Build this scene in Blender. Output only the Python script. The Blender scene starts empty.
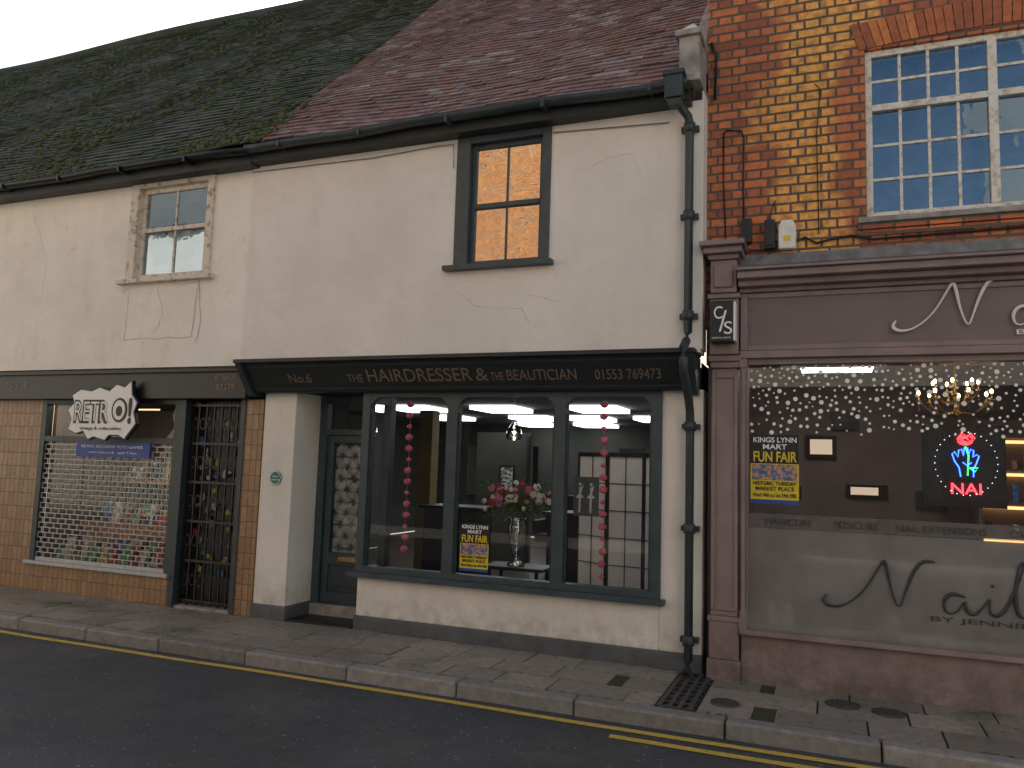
import bpy, math, random
from mathutils import Matrix, Vector
random.seed(7)
S=bpy.context.scene
# ------------------------------------------------------------------ materials
def nt_new(name):
    m=bpy.data.materials.new(name);m.use_nodes=True
    nt=m.node_tree;return m,nt,nt.nodes['Principled BSDF']
def coords(nt,plane=None):
    tc=nt.nodes.new('ShaderNodeTexCoord')
    if plane is None: return tc.outputs['Object']
    s=nt.nodes.new('ShaderNodeSeparateXYZ');c=nt.nodes.new('ShaderNodeCombineXYZ')
    nt.links.new(tc.outputs['Object'],s.inputs[0])
    nt.links.new(s.outputs[plane[0]],c.inputs[0]);nt.links.new(s.outputs[plane[1]],c.inputs[1])
    return c.outputs[0]
def noise(nt,co,scale,detail=5,rough=.6,sc=None):
    n=nt.nodes.new('ShaderNodeTexNoise');n.inputs['Scale'].default_value=scale;n.inputs['Detail'].default_value=detail;n.inputs['Roughness'].default_value=rough
    if sc:
        mp=nt.nodes.new('ShaderNodeMapping');mp.inputs['Scale'].default_value=sc;nt.links.new(co,mp.inputs[0]);co=mp.outputs[0]
    nt.links.new(co,n.inputs['Vector']);return n.outputs['Fac']
def ramp(nt,fac,a,b,c0=(0,0,0,1),c1=(1,1,1,1)):
    r=nt.nodes.new('ShaderNodeValToRGB');r.color_ramp.elements[0].position=a;r.color_ramp.elements[1].position=b
    r.color_ramp.elements[0].color=c0;r.color_ramp.elements[1].color=c1;nt.links.new(fac,r.inputs[0]);return r.outputs[0]
def mth(nt,op,a,b):
    m=nt.nodes.new('ShaderNodeMath');m.operation=op
    for i,v in enumerate((a,b)):
        if isinstance(v,(int,float)): m.inputs[i].default_value=v
        else: nt.links.new(v,m.inputs[i])
    return m.outputs[0]
def mix(nt,fac,a,b,mode='MIX'):
    m=nt.nodes.new('ShaderNodeMix');m.data_type='RGBA';m.blend_type=mode
    for s,v in ((m.inputs[0],fac),(m.inputs[6],a),(m.inputs[7],b)):
        if isinstance(v,(int,float)): s.default_value=v
        elif isinstance(v,tuple): s.default_value=(*v[:3],1)
        else: nt.links.new(v,s)
    return m.outputs[2]
def bump(nt,p,h,strength,dist=.01):
    b=nt.nodes.new('ShaderNodeBump');b.inputs['Strength'].default_value=strength;b.inputs['Distance'].default_value=dist
    nt.links.new(h,b.inputs['Height']);nt.links.new(b.outputs[0],p.inputs['Normal'])
def lowdirt(nt,co,c,z0,z1,dirt,amt=.8):
    s=nt.nodes.new('ShaderNodeSeparateXYZ');nt.links.new(co,s.inputs[0])
    mr=nt.nodes.new('ShaderNodeMapRange');nt.links.new(s.outputs[2],mr.inputs[0]);mr.inputs[1].default_value=z0;mr.inputs[2].default_value=z1;mr.inputs[3].default_value=1;mr.inputs[4].default_value=0
    f=mth(nt,'MULTIPLY',mr.outputs[0],ramp(nt,noise(nt,co,7,7,.7),.35,.65))
    return mix(nt,mth(nt,'MULTIPLY',f,amt),c,dirt)
def M(name,c1,c2=None,scale=6,rough=.6,bs=0,bscale=60,metal=0,lo=.35,hi=.65,ld=None):
    m,nt,p=nt_new(name);co=coords(nt)
    c2=c2 or tuple(x*.75 for x in c1)
    f=ramp(nt,noise(nt,co,scale),lo,hi)
    c=mix(nt,f,c1,c2)
    if ld: c=lowdirt(nt,co,c,ld[0],ld[1],ld[2])
    nt.links.new(c,p.inputs['Base Color'])
    p.inputs['Roughness'].default_value=rough;p.inputs['Metallic'].default_value=metal
    if bs: bump(nt,p,noise(nt,co,bscale),bs)
    return m
def emis(name,c,s):
    m,nt,p=nt_new(name);p.inputs['Base Color'].default_value=(*c,1);p.inputs['Emission Color'].default_value=(*c,1);p.inputs['Emission Strength'].default_value=s;return m
def stucco(name,base,dirt,rust,amount=.5,streak=.5,ld=None):
    m,nt,p=nt_new(name);co=coords(nt)
    c=mix(nt,ramp(nt,noise(nt,co,1.1,6),.35,.7),base,tuple(x*.86 for x in base))
    st=noise(nt,co,3,6,.65,(1.6,1,.5))
    c=mix(nt,mth(nt,'MULTIPLY',ramp(nt,st,.54,.8),streak),c,dirt)
    c=mix(nt,mth(nt,'MULTIPLY',ramp(nt,noise(nt,co,6,9,.75),.58,.74),amount),c,rust)
    if ld: c=lowdirt(nt,co,c,ld[0],ld[1],ld[2])
    nt.links.new(c,p.inputs['Base Color']);p.inputs['Roughness'].default_value=.85
    h=mth(nt,'ADD',noise(nt,co,2.2,3),mth(nt,'MULTIPLY',noise(nt,co,55,4),.12));bump(nt,p,h,.6,.045)
    return m
def brickmat(name,c1,c2,mortar,sunpatch=None,bw=.225,rh=.075,ms=.011,offset=.5,squash=.5,sqf=2,rough=.8,bst=.7,plane=(0,2)):
    m,nt,p=nt_new(name);co=coords(nt,plane);oc=coords(nt)
    nz=nt.nodes.new('ShaderNodeTexNoise');nz.inputs['Scale'].default_value=9;nt.links.new(co,nz.inputs['Vector'])
    vm=nt.nodes.new('ShaderNodeVectorMath');vm.operation='MULTIPLY_ADD';nt.links.new(nz.outputs['Color'],vm.inputs[0]);vm.inputs[1].default_value=(.008,.008,0) if offset else (.002,.002,0);nt.links.new(co,vm.inputs[2])
    b=nt.nodes.new('ShaderNodeTexBrick');b.offset=offset;b.squash=squash;b.squash_frequency=sqf
    nt.links.new(vm.outputs[0],b.inputs['Vector'])
    for k,v in (('Scale',1),('Mortar Size',ms),('Mortar Smooth',.3),('Bias',-.1),('Brick Width',bw),('Row Height',rh)): b.inputs[k].default_value=v
    b.inputs['Color1'].default_value=(*c1,1);b.inputs['Color2'].default_value=(*c2,1);b.inputs['Mortar'].default_value=(*mortar,1)
    c=b.outputs['Color']
    c=mix(nt,ramp(nt,noise(nt,oc,24,5),.35,.8),c,mix(nt,.45,c,(.04,.025,.02)))
    if sunpatch:  # orange mix paints patches of reflected sun into the brick colour
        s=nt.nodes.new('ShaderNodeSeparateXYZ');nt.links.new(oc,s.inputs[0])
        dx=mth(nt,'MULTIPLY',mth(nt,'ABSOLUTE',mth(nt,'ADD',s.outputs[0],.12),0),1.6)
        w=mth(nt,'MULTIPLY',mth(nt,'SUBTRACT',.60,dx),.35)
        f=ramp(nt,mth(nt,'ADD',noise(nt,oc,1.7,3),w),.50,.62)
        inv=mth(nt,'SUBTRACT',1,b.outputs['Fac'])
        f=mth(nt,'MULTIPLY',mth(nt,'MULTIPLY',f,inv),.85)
        c=mix(nt,f,c,mix(nt,ramp(nt,noise(nt,oc,14,3),.42,.66),sunpatch,tuple(x*.5 for x in sunpatch)))
    nt.links.new(c,p.inputs['Base Color']);p.inputs['Roughness'].default_value=rough
    h=mth(nt,'SUBTRACT',noise(nt,oc,60,4),b.outputs['Fac']);bump(nt,p,h,bst,.008)
    return m
def tilemat(name,cols,moss=None,mossamt=(.45,.6),bscale=90,rough=.85):
    m,nt,p=nt_new(name);co=coords(nt);g=nt.nodes.new('ShaderNodeNewGeometry')
    r=nt.nodes.new('ShaderNodeValToRGB')
    el=r.color_ramp.elements
    while len(el)<len(cols): el.new(.5)
    for i,c in enumerate(cols): el[i].position=i/(len(cols)-1);el[i].color=(*c,1)
    nt.links.new(g.outputs['Random Per Island'],r.inputs[0]);c=r.outputs[0]
    c=mix(nt,ramp(nt,noise(nt,co,18,6),.35,.8),c,mix(nt,.5,c,(.02,.02,.02)))
    if moss:
        f=ramp(nt,noise(nt,co,1.6,9,.72),*mossamt)
        c=mix(nt,f,c,mix(nt,ramp(nt,noise(nt,co,30,4),.35,.65),moss,tuple(x*.4 for x in moss)))
    nt.links.new(c,p.inputs['Base Color']);p.inputs['Roughness'].default_value=rough
    bump(nt,p,noise(nt,co,bscale,4),.6,.006)
    return m
def glass(name,base=.07,tint=(1,1,1),wav=0,gc=(1,1,1)):
    m=bpy.data.materials.new(name);m.use_nodes=True;nt=m.node_tree;nt.nodes.clear()
    o=nt.nodes.new('ShaderNodeOutputMaterial');t=nt.nodes.new('ShaderNodeBsdfTransparent');t.inputs[0].default_value=(*tint,1)
    g=nt.nodes.new('ShaderNodeBsdfGlossy');g.inputs['Roughness'].default_value=.0;g.inputs[0].default_value=(*gc,1)
    fr=nt.nodes.new('ShaderNodeFresnel');fr.inputs['IOR'].default_value=1.45
    a=nt.nodes.new('ShaderNodeMath');a.operation='ADD';a.use_clamp=True;nt.links.new(fr.outputs[0],a.inputs[0]);a.inputs[1].default_value=base
    mx=nt.nodes.new('ShaderNodeMixShader');nt.links.new(a.outputs[0],mx.inputs[0]);nt.links.new(t.outputs[0],mx.inputs[1]);nt.links.new(g.outputs[0],mx.inputs[2]);nt.links.new(mx.outputs[0],o.inputs[0])
    if wav:
        co=coords(nt);b=nt.nodes.new('ShaderNodeBump');b.inputs['Strength'].default_value=wav;b.inputs['Distance'].default_value=.02
        nt.links.new(noise(nt,co,5,2),b.inputs['Height']);nt.links.new(b.outputs[0],g.inputs['Normal'])
    return m
def frosted(name,col,tr):
    m=bpy.data.materials.new(name);m.use_nodes=True;nt=m.node_tree;nt.nodes.clear()
    o=nt.nodes.new('ShaderNodeOutputMaterial');t=nt.nodes.new('ShaderNodeBsdfTransparent')
    d=nt.nodes.new('ShaderNodeBsdfDiffuse');co=coords(nt)
    nt.links.new(mix(nt,ramp(nt,noise(nt,co,1.8,4),.35,.7),col,tuple(x*.62 for x in col)),d.inputs[0])
    mx=nt.nodes.new('ShaderNodeMixShader');mx.inputs[0].default_value=1-tr
    nt.links.new(t.outputs[0],mx.inputs[1]);nt.links.new(d.outputs[0],mx.inputs[2]);nt.links.new(mx.outputs[0],o.inputs[0]);return m

m_cream=stucco('cream_render',(.86,.80,.735),(.64,.57,.49),(.70,.60,.46),.22,.3)
m_white=stucco('old_white_render',(.92,.88,.80),(.68,.61,.50),(.64,.48,.28),.55,.5)
m_lowwhite=stucco('lower_white_render',(.86,.81,.74),(.6,.55,.47),(.50,.42,.33),.25,.35,ld=(.1,.5,(.38,.34,.28)))
m_brick=brickmat('red_brick',(.72,.22,.08),(.31,.095,.055),(.13,.105,.085),sunpatch=(1.0,.50,.12))
m_brick_opp=brickmat('orange_brick',(.85,.36,.10),(.62,.23,.07),(.5,.38,.26))
m_browntile=brickmat('brown_glazed_tile',(.40,.235,.105),(.28,.155,.068),(.12,.07,.045),bw=.075,rh=.152,ms=.005,offset=0,squash=1,rough=.3,bst=.4)
m_slate=M('slate_paint',(.040,.055,.059),(.03,.041,.045),8,.42,.15,120)
m_slate2=M('window_frame_paint',(.058,.084,.092),(.042,.06,.066),8,.4,.15,120)
m_plinthgrey=M('plinth_grey_paint',(.12,.13,.145),(.08,.085,.09),5,.6,.3,50,ld=(-.02,.12,(.06,.055,.045)))
m_black=M('black_paint',(.014,.015,.017),(.008,.008,.01),10,.4,.1,90)
m_fasciablack=M('fascia_paint',(.022,.028,.031),(.015,.020,.022),10,.5,.1,90)
m_mauve=M('mauve_paint',(.29,.215,.212),(.22,.16,.158),3.5,.5,.25,70,ld=(.0,.45,(.10,.075,.06)))
m_mauved=M('mauve_sign_board',(.19,.148,.15),(.155,.12,.122),2,.45,.1,70)
m_oldwood=M('flaking_white_timber',(.74,.67,.57),(.33,.24,.15),16,.8,.6,60,lo=.5,hi=.68)
m_wood2=M('weathered_window_paint',(.76,.72,.66),(.42,.35,.27),20,.7,.4,60,lo=.48,hi=.7)
m_stone=M('weathered_stone',(.44,.41,.38),(.22,.20,.18),7,.9,.8,40)
m_lead=M('lead_flashing',(.24,.24,.25),(.12,.12,.13),7,.6,.4,30)
m_kerb=tilemat('granite_kerb',[(.27,.255,.235),(.35,.325,.30),(.23,.215,.20)],(.10,.10,.07),(.58,.72),bscale=140,rough=.6)
m_slab=tilemat('paving_slabs',[(.24,.21,.17),(.38,.33,.27),(.29,.25,.205),(.42,.365,.30)],(.13,.13,.075),(.53,.70),bscale=120,rough=.5)
m_joint=M('paving_joint_grit',(.05,.05,.03),(.04,.05,.02),20,.95,.5,80)
m_redtile=tilemat('clay_roof_tiles',[(.20,.11,.10),(.26,.14,.12),(.17,.105,.105),(.30,.165,.135),(.20,.14,.145),(.40,.34,.33)],(.26,.235,.22),(.57,.74))  # palest tile tone stands in for gleams, painted into the colour
m_mosstile=tilemat('mossy_roof_tiles',[(.085,.092,.095),(.125,.12,.11),(.07,.08,.085),(.11,.10,.09)],(.055,.085,.045),(.38,.56))
m_moss=M('moss',(.05,.075,.028),(.09,.115,.045),25,.95,.8,60)
m_iron=M('cast_iron',(.05,.05,.05),(.08,.07,.06),20,.5,.4,60)
m_plastic=M('grey_plastic',(.25,.25,.26),(.2,.2,.2),10,.5)
m_whitep=M('white_plastic',(.85,.84,.80),(.74,.71,.66),10,.45)
m_gold=M('bronze_lettering',(.24,.18,.135),(.19,.14,.105),20,.45)
m_silver=M('silver_lettering',(.85,.83,.81),(.7,.68,.67),20,.35)
m_whitev=M('white_vinyl',(.88,.88,.86),(.84,.84,.82),20,.5)
m_greyv=M('grey_vinyl',(.05,.045,.045),(.04,.035,.035),20,.5)
m_yellowp=M('poster_yellow',(.78,.60,.03),(.72,.54,.03),20,.5)
m_blackv=M('black_print',(.012,.012,.015),(.02,.02,.02),20,.5)
m_blue=M('blue_banner',(.03,.09,.40),(.02,.06,.26),20,.5)
m_photo=M('poster_picture',(.60,.30,.12),(.05,.14,.32),40,.5,lo=.45,hi=.55)
m_green=M('plaque_green',(.02,.20,.15),(.015,.15,.11),20,.35)
m_glass=glass('shop_glass',.01)
m_glass_d=glass('dark_upstairs_glass',.50,wav=.04)
m_glass_b=glass('sky_tinted_glass',.20,wav=.12,gc=(.50,.72,.95))  # blue of the reflected sky is put into the gloss colour
m_glass_n=glass('salon_glass',.02)
m_frost=frosted('frosted_film',(.33,.315,.30),.28)
m_frost2=frosted('frosted_band',(.24,.23,.22),.35)
m_dark=M('dark_interior',(.02,.02,.02),(.03,.03,.03),3,.9)
m_olive=M('interior_wall_olive',(.045,.045,.034),(.032,.033,.026),2,.85)
m_ochre=M('ochre_wall',(.36,.25,.10),(.28,.20,.08),2,.8)
m_ceil=M('ceiling_grey',(.12,.12,.11),(.10,.10,.09),2,.9)
m_desk=M('pale_desk',(.4,.38,.36),(.33,.31,.29),2,.6)
m_floor=M('dark_wood_floor',(.06,.04,.03),(.045,.03,.02),4,.4)
m_taupe=M('salon_wall',(.20,.16,.15),(.16,.13,.122),2,.8)
m_pink=M('pink_pompom',(.95,.27,.40),(.85,.14,.26),40,.7,.8,60)
m_leaf=M('leaf_green',(.05,.13,.03),(.09,.18,.05),30,.6)
m_panel=emis('ceiling_light_panel',(.90,.97,1.0),4.5)
m_panelf=emis('hidden_fill_emitter',(1,.93,.82),7)
m_bulb=emis('warm_bulb',(1,.66,.3),28)
m_warm=emis('warm_shelf_light',(1,.55,.2),2.2)
m_red=emis('red_neon',(1,.03,.04),7);m_bluen=emis('blue_neon',(.04,.13,1),6);m_greenn=emis('green_neon',(.05,.9,.2),3)
m_dotl=emis('fairy_light',(.8,.95,1),3)
m_paper=M('screen_paper',(.86,.87,.85),(.80,.81,.79),10,.8)
m_brass=M('brass',(.55,.38,.14),(.4,.27,.1),10,.3,metal=1)
m_steel=M('galvanised_steel',(.50,.50,.50),(.36,.36,.36),20,.45,metal=.3)
m_vase=glass('vase_glass',.30,(.85,.9,.88))
m_mirror=glass('wall_mirror',.85)
# ------------------------------------------------------------------ helpers
def empty(name,parent=None):
    o=bpy.data.objects.new(name,None);S.collection.objects.link(o);o.parent=parent;return o
class B:
    def __init__(s): s.v=[];s.f=[];s.m=[];s.cur=0;s.smooth=False;s.sm=[]
    def add(s,vs,fs):
        n=len(s.v);s.v+=[tuple(v) for v in vs];s.f+=[tuple(i+n for i in f) for f in fs];s.m+=[s.cur]*len(fs);s.sm+=[s.smooth]*len(fs)
    def box(s,x0,x1,y0,y1,z0,z1):
        s.add([(x0,y0,z0),(x1,y0,z0),(x1,y1,z0),(x0,y1,z0),(x0,y0,z1),(x1,y0,z1),(x1,y1,z1),(x0,y1,z1)],
              [(0,3,2,1),(4,5,6,7),(0,1,5,4),(1,2,6,5),(2,3,7,6),(3,0,4,7)])
    def quad(s,*p): s.add(p,[tuple(range(len(p)))])
    def prism(s,pts,y0,y1):
        n=len(pts);s.add([(x,y0,z) for x,z in pts]+[(x,y1,z) for x,z in pts],
            [tuple(range(n)),tuple(range(2*n-1,n-1,-1))]+[(i,i+n,(i+1)%n+n,(i+1)%n) for i in range(n)])
    def tube(s,pts,r,n=8):
        pts=[Vector(p) for p in pts];rings=[];sm=s.smooth;s.smooth=True
        for i,p in enumerate(pts):
            d=(pts[min(i+1,len(pts)-1)]-pts[max(i-1,0)]).normalized()
            a=d.cross(Vector((0,0,1)));a=a if a.length>.05 else d.cross(Vector((0,1,0)));a.normalize();b=d.cross(a)
            rings.append([p+(a*math.cos(2*math.pi*k/n)+b*math.sin(2*math.pi*k/n))*r for k in range(n)])
        vs=[v for rr in rings for v in rr];fs=[]
        for i in range(len(pts)-1):
            for k in range(n): fs.append((i*n+k,i*n+(k+1)%n,(i+1)*n+(k+1)%n,(i+1)*n+k))
        fs.append(tuple(range(n)));fs.append(tuple(range(len(vs)-1,len(vs)-1-n,-1)));s.add(vs,fs);s.smooth=sm
    def lathe(s,prof,cx,cy,n=20):
        sm=s.smooth;s.smooth=True
        vs=[(cx+r*math.cos(2*math.pi*k/n),cy+r*math.sin(2*math.pi*k/n),z) for r,z in prof for k in range(n)]
        s.add(vs,[(i*n+k,i*n+(k+1)%n,(i+1)*n+(k+1)%n,(i+1)*n+k) for i in range(len(prof)-1) for k in range(n)]);s.smooth=sm
    def ball(s,c,r,n=8,sc=(1,1,1),jit=0):
        sm=s.smooth;s.smooth=True;h=n//2+1
        vs=[(c[0],c[1],c[2]+r*sc[2])]
        for i in range(1,h):
            t=math.pi*i/h
            for k in range(n):
                j=1+random.uniform(-jit,jit);a=2*math.pi*k/n
                vs.append((c[0]+r*sc[0]*j*math.sin(t)*math.cos(a),c[1]+r*sc[1]*j*math.sin(t)*math.sin(a),c[2]+r*sc[2]*j*math.cos(t)))
        vs.append((c[0],c[1],c[2]-r*sc[2]));fs=[]
        for k in range(n): fs.append((0,1+k,1+(k+1)%n))
        for i in range(h-2):
            for k in range(n): fs.append((1+i*n+k,1+(i+1)*n+k,1+(i+1)*n+(k+1)%n,1+i*n+(k+1)%n))
        L=len(vs)-1;o=1+(h-2)*n
        for k in range(n): fs.append((L,o+(k+1)%n,o+k))
        s.add(vs,fs);s.smooth=sm
    def disc(s,x,y,z,r,n=14): s.quad(*[(x+r*math.cos(2*math.pi*k/n),y,z+r*math.sin(2*math.pi*k/n)) for k in range(n)])
    def obj(s,name,mats,parent=None,bevel=0):
        me=bpy.data.meshes.new(name);me.from_pydata(s.v,[],s.f)
        if not isinstance(mats,(list,tuple)): mats=[mats]
        for m in mats: me.materials.append(m)
        me.polygons.foreach_set('material_index',s.m);me.polygons.foreach_set('use_smooth',s.sm);me.update()
        o=bpy.data.objects.new(name,me);S.collection.objects.link(o);o.parent=parent
        if bevel:
            md=o.modifiers.new('bevel','BEVEL');md.width=bevel;md.segments=2;md.limit_method='ANGLE'
        return o
def wall(b,x0,x1,z0,z1,y,d,holes):
    xs=sorted({x0,x1,*[h[0] for h in holes],*[h[1] for h in holes]});zs=sorted({z0,z1,*[h[2] for h in holes],*[h[3] for h in holes]})
    for i in range(len(xs)-1):
        for j in range(len(zs)-1):
            cx=(xs[i]+xs[i+1])/2;cz=(zs[j]+zs[j+1])/2
            if any(h[0]<cx<h[1] and h[2]<cz<h[3] for h in holes): continue
            b.quad((xs[i],y,zs[j]),(xs[i+1],y,zs[j]),(xs[i+1],y,zs[j+1]),(xs[i],y,zs[j+1]))
            b.quad((xs[i+1],y+d,zs[j]),(xs[i],y+d,zs[j]),(xs[i],y+d,zs[j+1]),(xs[i+1],y+d,zs[j+1]))
    for h in holes+[(x0,x1,z0,z1)]:
        a,c,e,g=h
        b.quad((a,y,e),(a,y+d,e),(a,y+d,g),(a,y,g));b.quad((c,y,e),(c,y,g),(c,y+d,g),(c,y+d,e))
        b.quad((a,y,e),(c,y,e),(c,y+d,e),(a,y+d,e));b.quad((a,y,g),(a,y+d,g),(c,y+d,g),(c,y,g))
def text(s,x,y,z,h,mat,parent,w=None,rx=90,name='lettering',offset=0,ext=.001,rz=0):
    c=bpy.data.curves.new(name,'FONT');c.body=s;c.size=h/.72;c.extrude=ext;c.offset=offset;c.materials.append(mat)
    o=bpy.data.objects.new(name,c);S.collection.objects.link(o);o.parent=parent;o.location=(x,y,z);o.rotation_euler=(math.radians(rx),0,rz)
    if w:
        bpy.context.view_layer.update();d=o.dimensions.x
        if d>0: o.scale.x=w/d
    return o
def crack(b,pts,y,w=.004):
    for (xa,za),(xb,zb) in zip(pts,pts[1:]):
        n=6;pp=[]
        for i in range(n+1):
            t=i/n;pp.append((xa+(xb-xa)*t+random.uniform(-.01,.01)*(0<i<n),za+(zb-za)*t+random.uniform(-.01,.01)*(0<i<n)))
        for (a,c),(e,g) in zip(pp,pp[1:]):
            L=math.hypot(e-a,g-c) or 1;ww=w*random.uniform(.4,1.3);nx,nz=-(g-c)/L*ww/2,(e-a)/L*ww/2
            b.quad((a-nx,y,c-nz),(e-nx,y,g-nz),(e+nx,y,g+nz),(a+nx,y,c+nz))
def sash(parent,x0,x1,z0,z1,y,fm,cols,rows_top,rows_bot,zm,fw=.045,bar=.02,gm=None):
    b=B()
    b.box(x0,x0+fw,y,y+.06,z0,z1);b.box(x1-fw,x1,y,y+.06,z0,z1)
    b.box(x0+fw,x1-fw,y+.002,y+.06,z1-fw,z1);b.box(x0+fw,x1-fw,y+.002,y+.06,z0,z0+fw*1.3)
    b.box(x0+fw,x1-fw,y-.008,y+.05,zm-.022,zm+.022)
    for i in range(1,cols):
        x=x0+fw+(x1-x0-2*fw)*i/cols;b.box(x-bar/2,x+bar/2,y+.008,y+.035,z0+fw*1.3,zm-.022);b.box(x-bar/2,x+bar/2,y+.008,y+.035,zm+.022,z1-fw)
    for n,za,zb in ((rows_bot,z0+fw*1.3,zm-.022),(rows_top,zm+.022,z1-fw)):
        for i in range(1,n):
            z=za+(zb-za)*i/n;b.box(x0+fw,x1-fw,y+.011,y+.033,z-bar/2,z+bar/2)
    b.obj('sash_frame',fm,parent,.003)
    g=B();
    xs=[x0+fw+(x1-x0-2*fw)*i/cols for i in range(cols+1)]
    for za,zb in ((z0+fw,zm),(zm,z1-fw)):
        for i in range(cols):
            t=random.uniform(-.001,.001);s_=random.uniform(-.001,.001)
            g.quad((xs[i],y+.022+t,za),(xs[i+1],y+.022-t,za),(xs[i+1],y+.022-t+s_,zb),(xs[i],y+.022+t+s_,zb))
    g.obj('panes',gm or m_glass_d,parent)
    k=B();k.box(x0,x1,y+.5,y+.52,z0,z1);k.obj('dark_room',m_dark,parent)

# ================================================================== GROUND
b=B();b.quad((-150,-150,-.14),(150,-150,-.14),(150,150,-.14),(-150,150,-.14));b.obj('ground',M('earth',(.12,.11,.09)))
m,nt,p=nt_new('asphalt');co=coords(nt)
c=mix(nt,ramp(nt,noise(nt,co,160,3,.7),.4,.72),(.038,.044,.049),(.115,.125,.132))
c=mix(nt,ramp(nt,noise(nt,co,.9,5),.4,.65),c,mix(nt,.4,c,(.020,.024,.027)))
c=mix(nt,ramp(nt,noise(nt,co,45,2,.4),.70,.73),c,(.40,.40,.38))
nt.links.new(c,p.inputs['Base Color'])
nt.links.new(ramp(nt,noise(nt,co,1.4,4),.35,.65,(.28,.28,.28,1),(.62,.62,.62,1)),p.inputs['Roughness']);bump(nt,p,noise(nt,co,130,3),.7,.008);m_asph=m
b=B();b.quad((-60,-9.3,-.105),(40,-9.3,-.105),(40,-1.13,-.105),(-60,-1.13,-.105));b.obj('road',m_asph)
m,nt,p=nt_new('yellow_line_paint');co=coords(nt)
c=mix(nt,ramp(nt,noise(nt,co,35,6,.75),.53,.68),(.66,.44,.07),(.13,.12,.09));nt.links.new(c,p.inputs['Base Color']);p.inputs['Roughness'].default_value=.6;m_yl=m
def line(y,x0,x1,name):
    b=B();n=60
    for i in range(n):
        a=x0+(x1-x0)*i/n;c_=x0+(x1-x0)*(i+1)/n
        f=lambda x:y+.012*math.sin(x*1.3)+.006*math.sin(x*4)
        b.quad((a,f(a)-.033,-.101),(c_,f(c_)-.033,-.101),(c_,f(c_)+.033,-.101),(a,f(a)+.033,-.101))
    b.obj(name,m_yl)
line(-1.26,-30,20,'yellow_road_line');line(-1.42,-1.3,20,'yellow_road_line')
pv=empty('pavement')
b=B();b.quad((-60,-1.0,-.012),(40,-1.0,-.012),(40,.7,-.012),(-60,.7,-.012));b.obj('bedding',m_joint,pv)
b=B();x=-24
rows=[-1.0,-.68,-.34,.03]
for r in range(3):
    x=-24+random.random()*.4
    while x<9:
        w=random.choice((.42,.46,.5,.55));dz=random.uniform(-.003,.003);g=.007
        tz=[dz+random.uniform(-.003,.003) for _ in range(4)]
        x0,x1,y0,y1=x+g,x+w-g,rows[r]+g,rows[r+1]-g
        if not(x1>-1.12 and x0<-.83):
            b.add([(x0,y0,-.03),(x1,y0,-.03),(x1,y1,-.03),(x0,y1,-.03),(x0,y0,tz[0]),(x1,y0,tz[1]),(x1,y1,tz[2]),(x0,y1,tz[3])],[(4,5,6,7),(0,1,5,4),(1,2,6,5),(2,3,7,6),(3,0,4,7)])
        x+=w
for xa,xb in ((-1.42,-1.115),(-.835,-.5)):
    for r in range(3): b.box(xa,xb,rows[r]+.005,rows[r+1]-.005,-.03,-.006)
b.box(-4.885,-4.48,.035,.37,-.03,-.001);b.box(-4.47,-4.10,.035,.37,-.03,.0)
b.obj('slabs',m_slab,pv)
b=B()
for i in range(500):
    x=random.uniform(-9,2);y=random.choice((-1.0,-.68,-.34,-.01,-.99))+random.uniform(-.02,.02) if random.random()<.75 else random.uniform(-1,0)
    b.ball((x,y,.0),random.uniform(.004,.011),5,(1.3,1,.35),.3)
b.obj('moss_and_grit',M('grit',(.10,.12,.05),(.12,.09,.05),30,.9),pv)
b=B();x=-24.
while x<10:
    w=random.uniform(.8,1.0);dz=random.uniform(-.004,.004);dy=random.uniform(-.006,.006);b.box(x+.005,x+w-.005,-1.135+dy,-1.005,-.13,dz);x+=w
b.obj('kerb',m_kerb,None,.018)
b=B();b.box(-60,40,-10.6,-9.3,-.13,0);b.obj('pavement',M('far_paving',(.5,.47,.43),bs=.3))
b=B();b.box(-1.105,-.845,-1.0,-.02,-.03,-.010)
b2=B()
for i in range(4):
    xx=-1.095+i*.066;b2.box(xx,xx+.03,-1.0,-.03,-.009,.003)
for i in range(9):
    yy=-.99+i*.118;b2.box(-1.1,-.85,yy,yy+.014,-.009,.001)
dg=empty('drain_grating');b.obj('channel',m_black,dg);b2.obj('bars',m_iron,dg)
for (x,y,r) in ((-.687,-.726,.095),(.05,-.384,.115),(.33,-.44,.105)):
    g=empty('manhole_cover');b=B();n=24
    b.lathe([(.001,.007),(r*.82,.007),(r*.84,.002),(r*.9,.002),(r*.91,.008),(r,.008),(r+.004,-.01)],x,y,n);b.obj('lid',m_iron,g)
    b=B()
    for i in range(-3,4):
        for j in range(-3,4):
            if i*i+j*j<11: b.box(x+i*r*.22-.007,x+i*r*.22+.007,y+j*r*.22-.007,y+j*r*.22+.007,.006,.010)
    b.obj('studs',m_iron,g)

# ================================================================== ROOFS
def roof(name,x0,x1,mat,parent,gauge=.1,tw=.165,lift=.014):
    b=B();n=int(7.5/gauge);c=math.sqrt(.5)
    for i in range(n):
        s0=i*gauge;s1=s0+gauge*1.25
        x=x0-(tw/2 if i%2 else 0)
        while x<x1:
            a=max(x,x0)+.0015;e=min(x+tw,x1)-.0015;x+=tw
            if e-a<.02: continue
            l=lift+random.uniform(-.004,.007);l2=l+random.uniform(-.004,.004);ds=random.uniform(-.006,.006)
            def P(xx,s,h):
                w=.03*math.sin(xx*.9+s*.5)+.02*math.sin(xx*2.1-s)
                return (xx,-.40+s*c-h*c,4.60+s*c+h*c+w)
            v=[P(a,s0+ds,l),P(e,s0+ds,l2),P(e,s1,0),P(a,s1,0),P(a,s0+ds,l-.013),P(e,s0+ds,l2-.013)]
            b.add(v,[(0,1,2,3),(4,5,1,0)])
    b.obj(name,mat,parent)
hb=empty('hairdresser_building');rb=empty('retro_shop_building')
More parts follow.
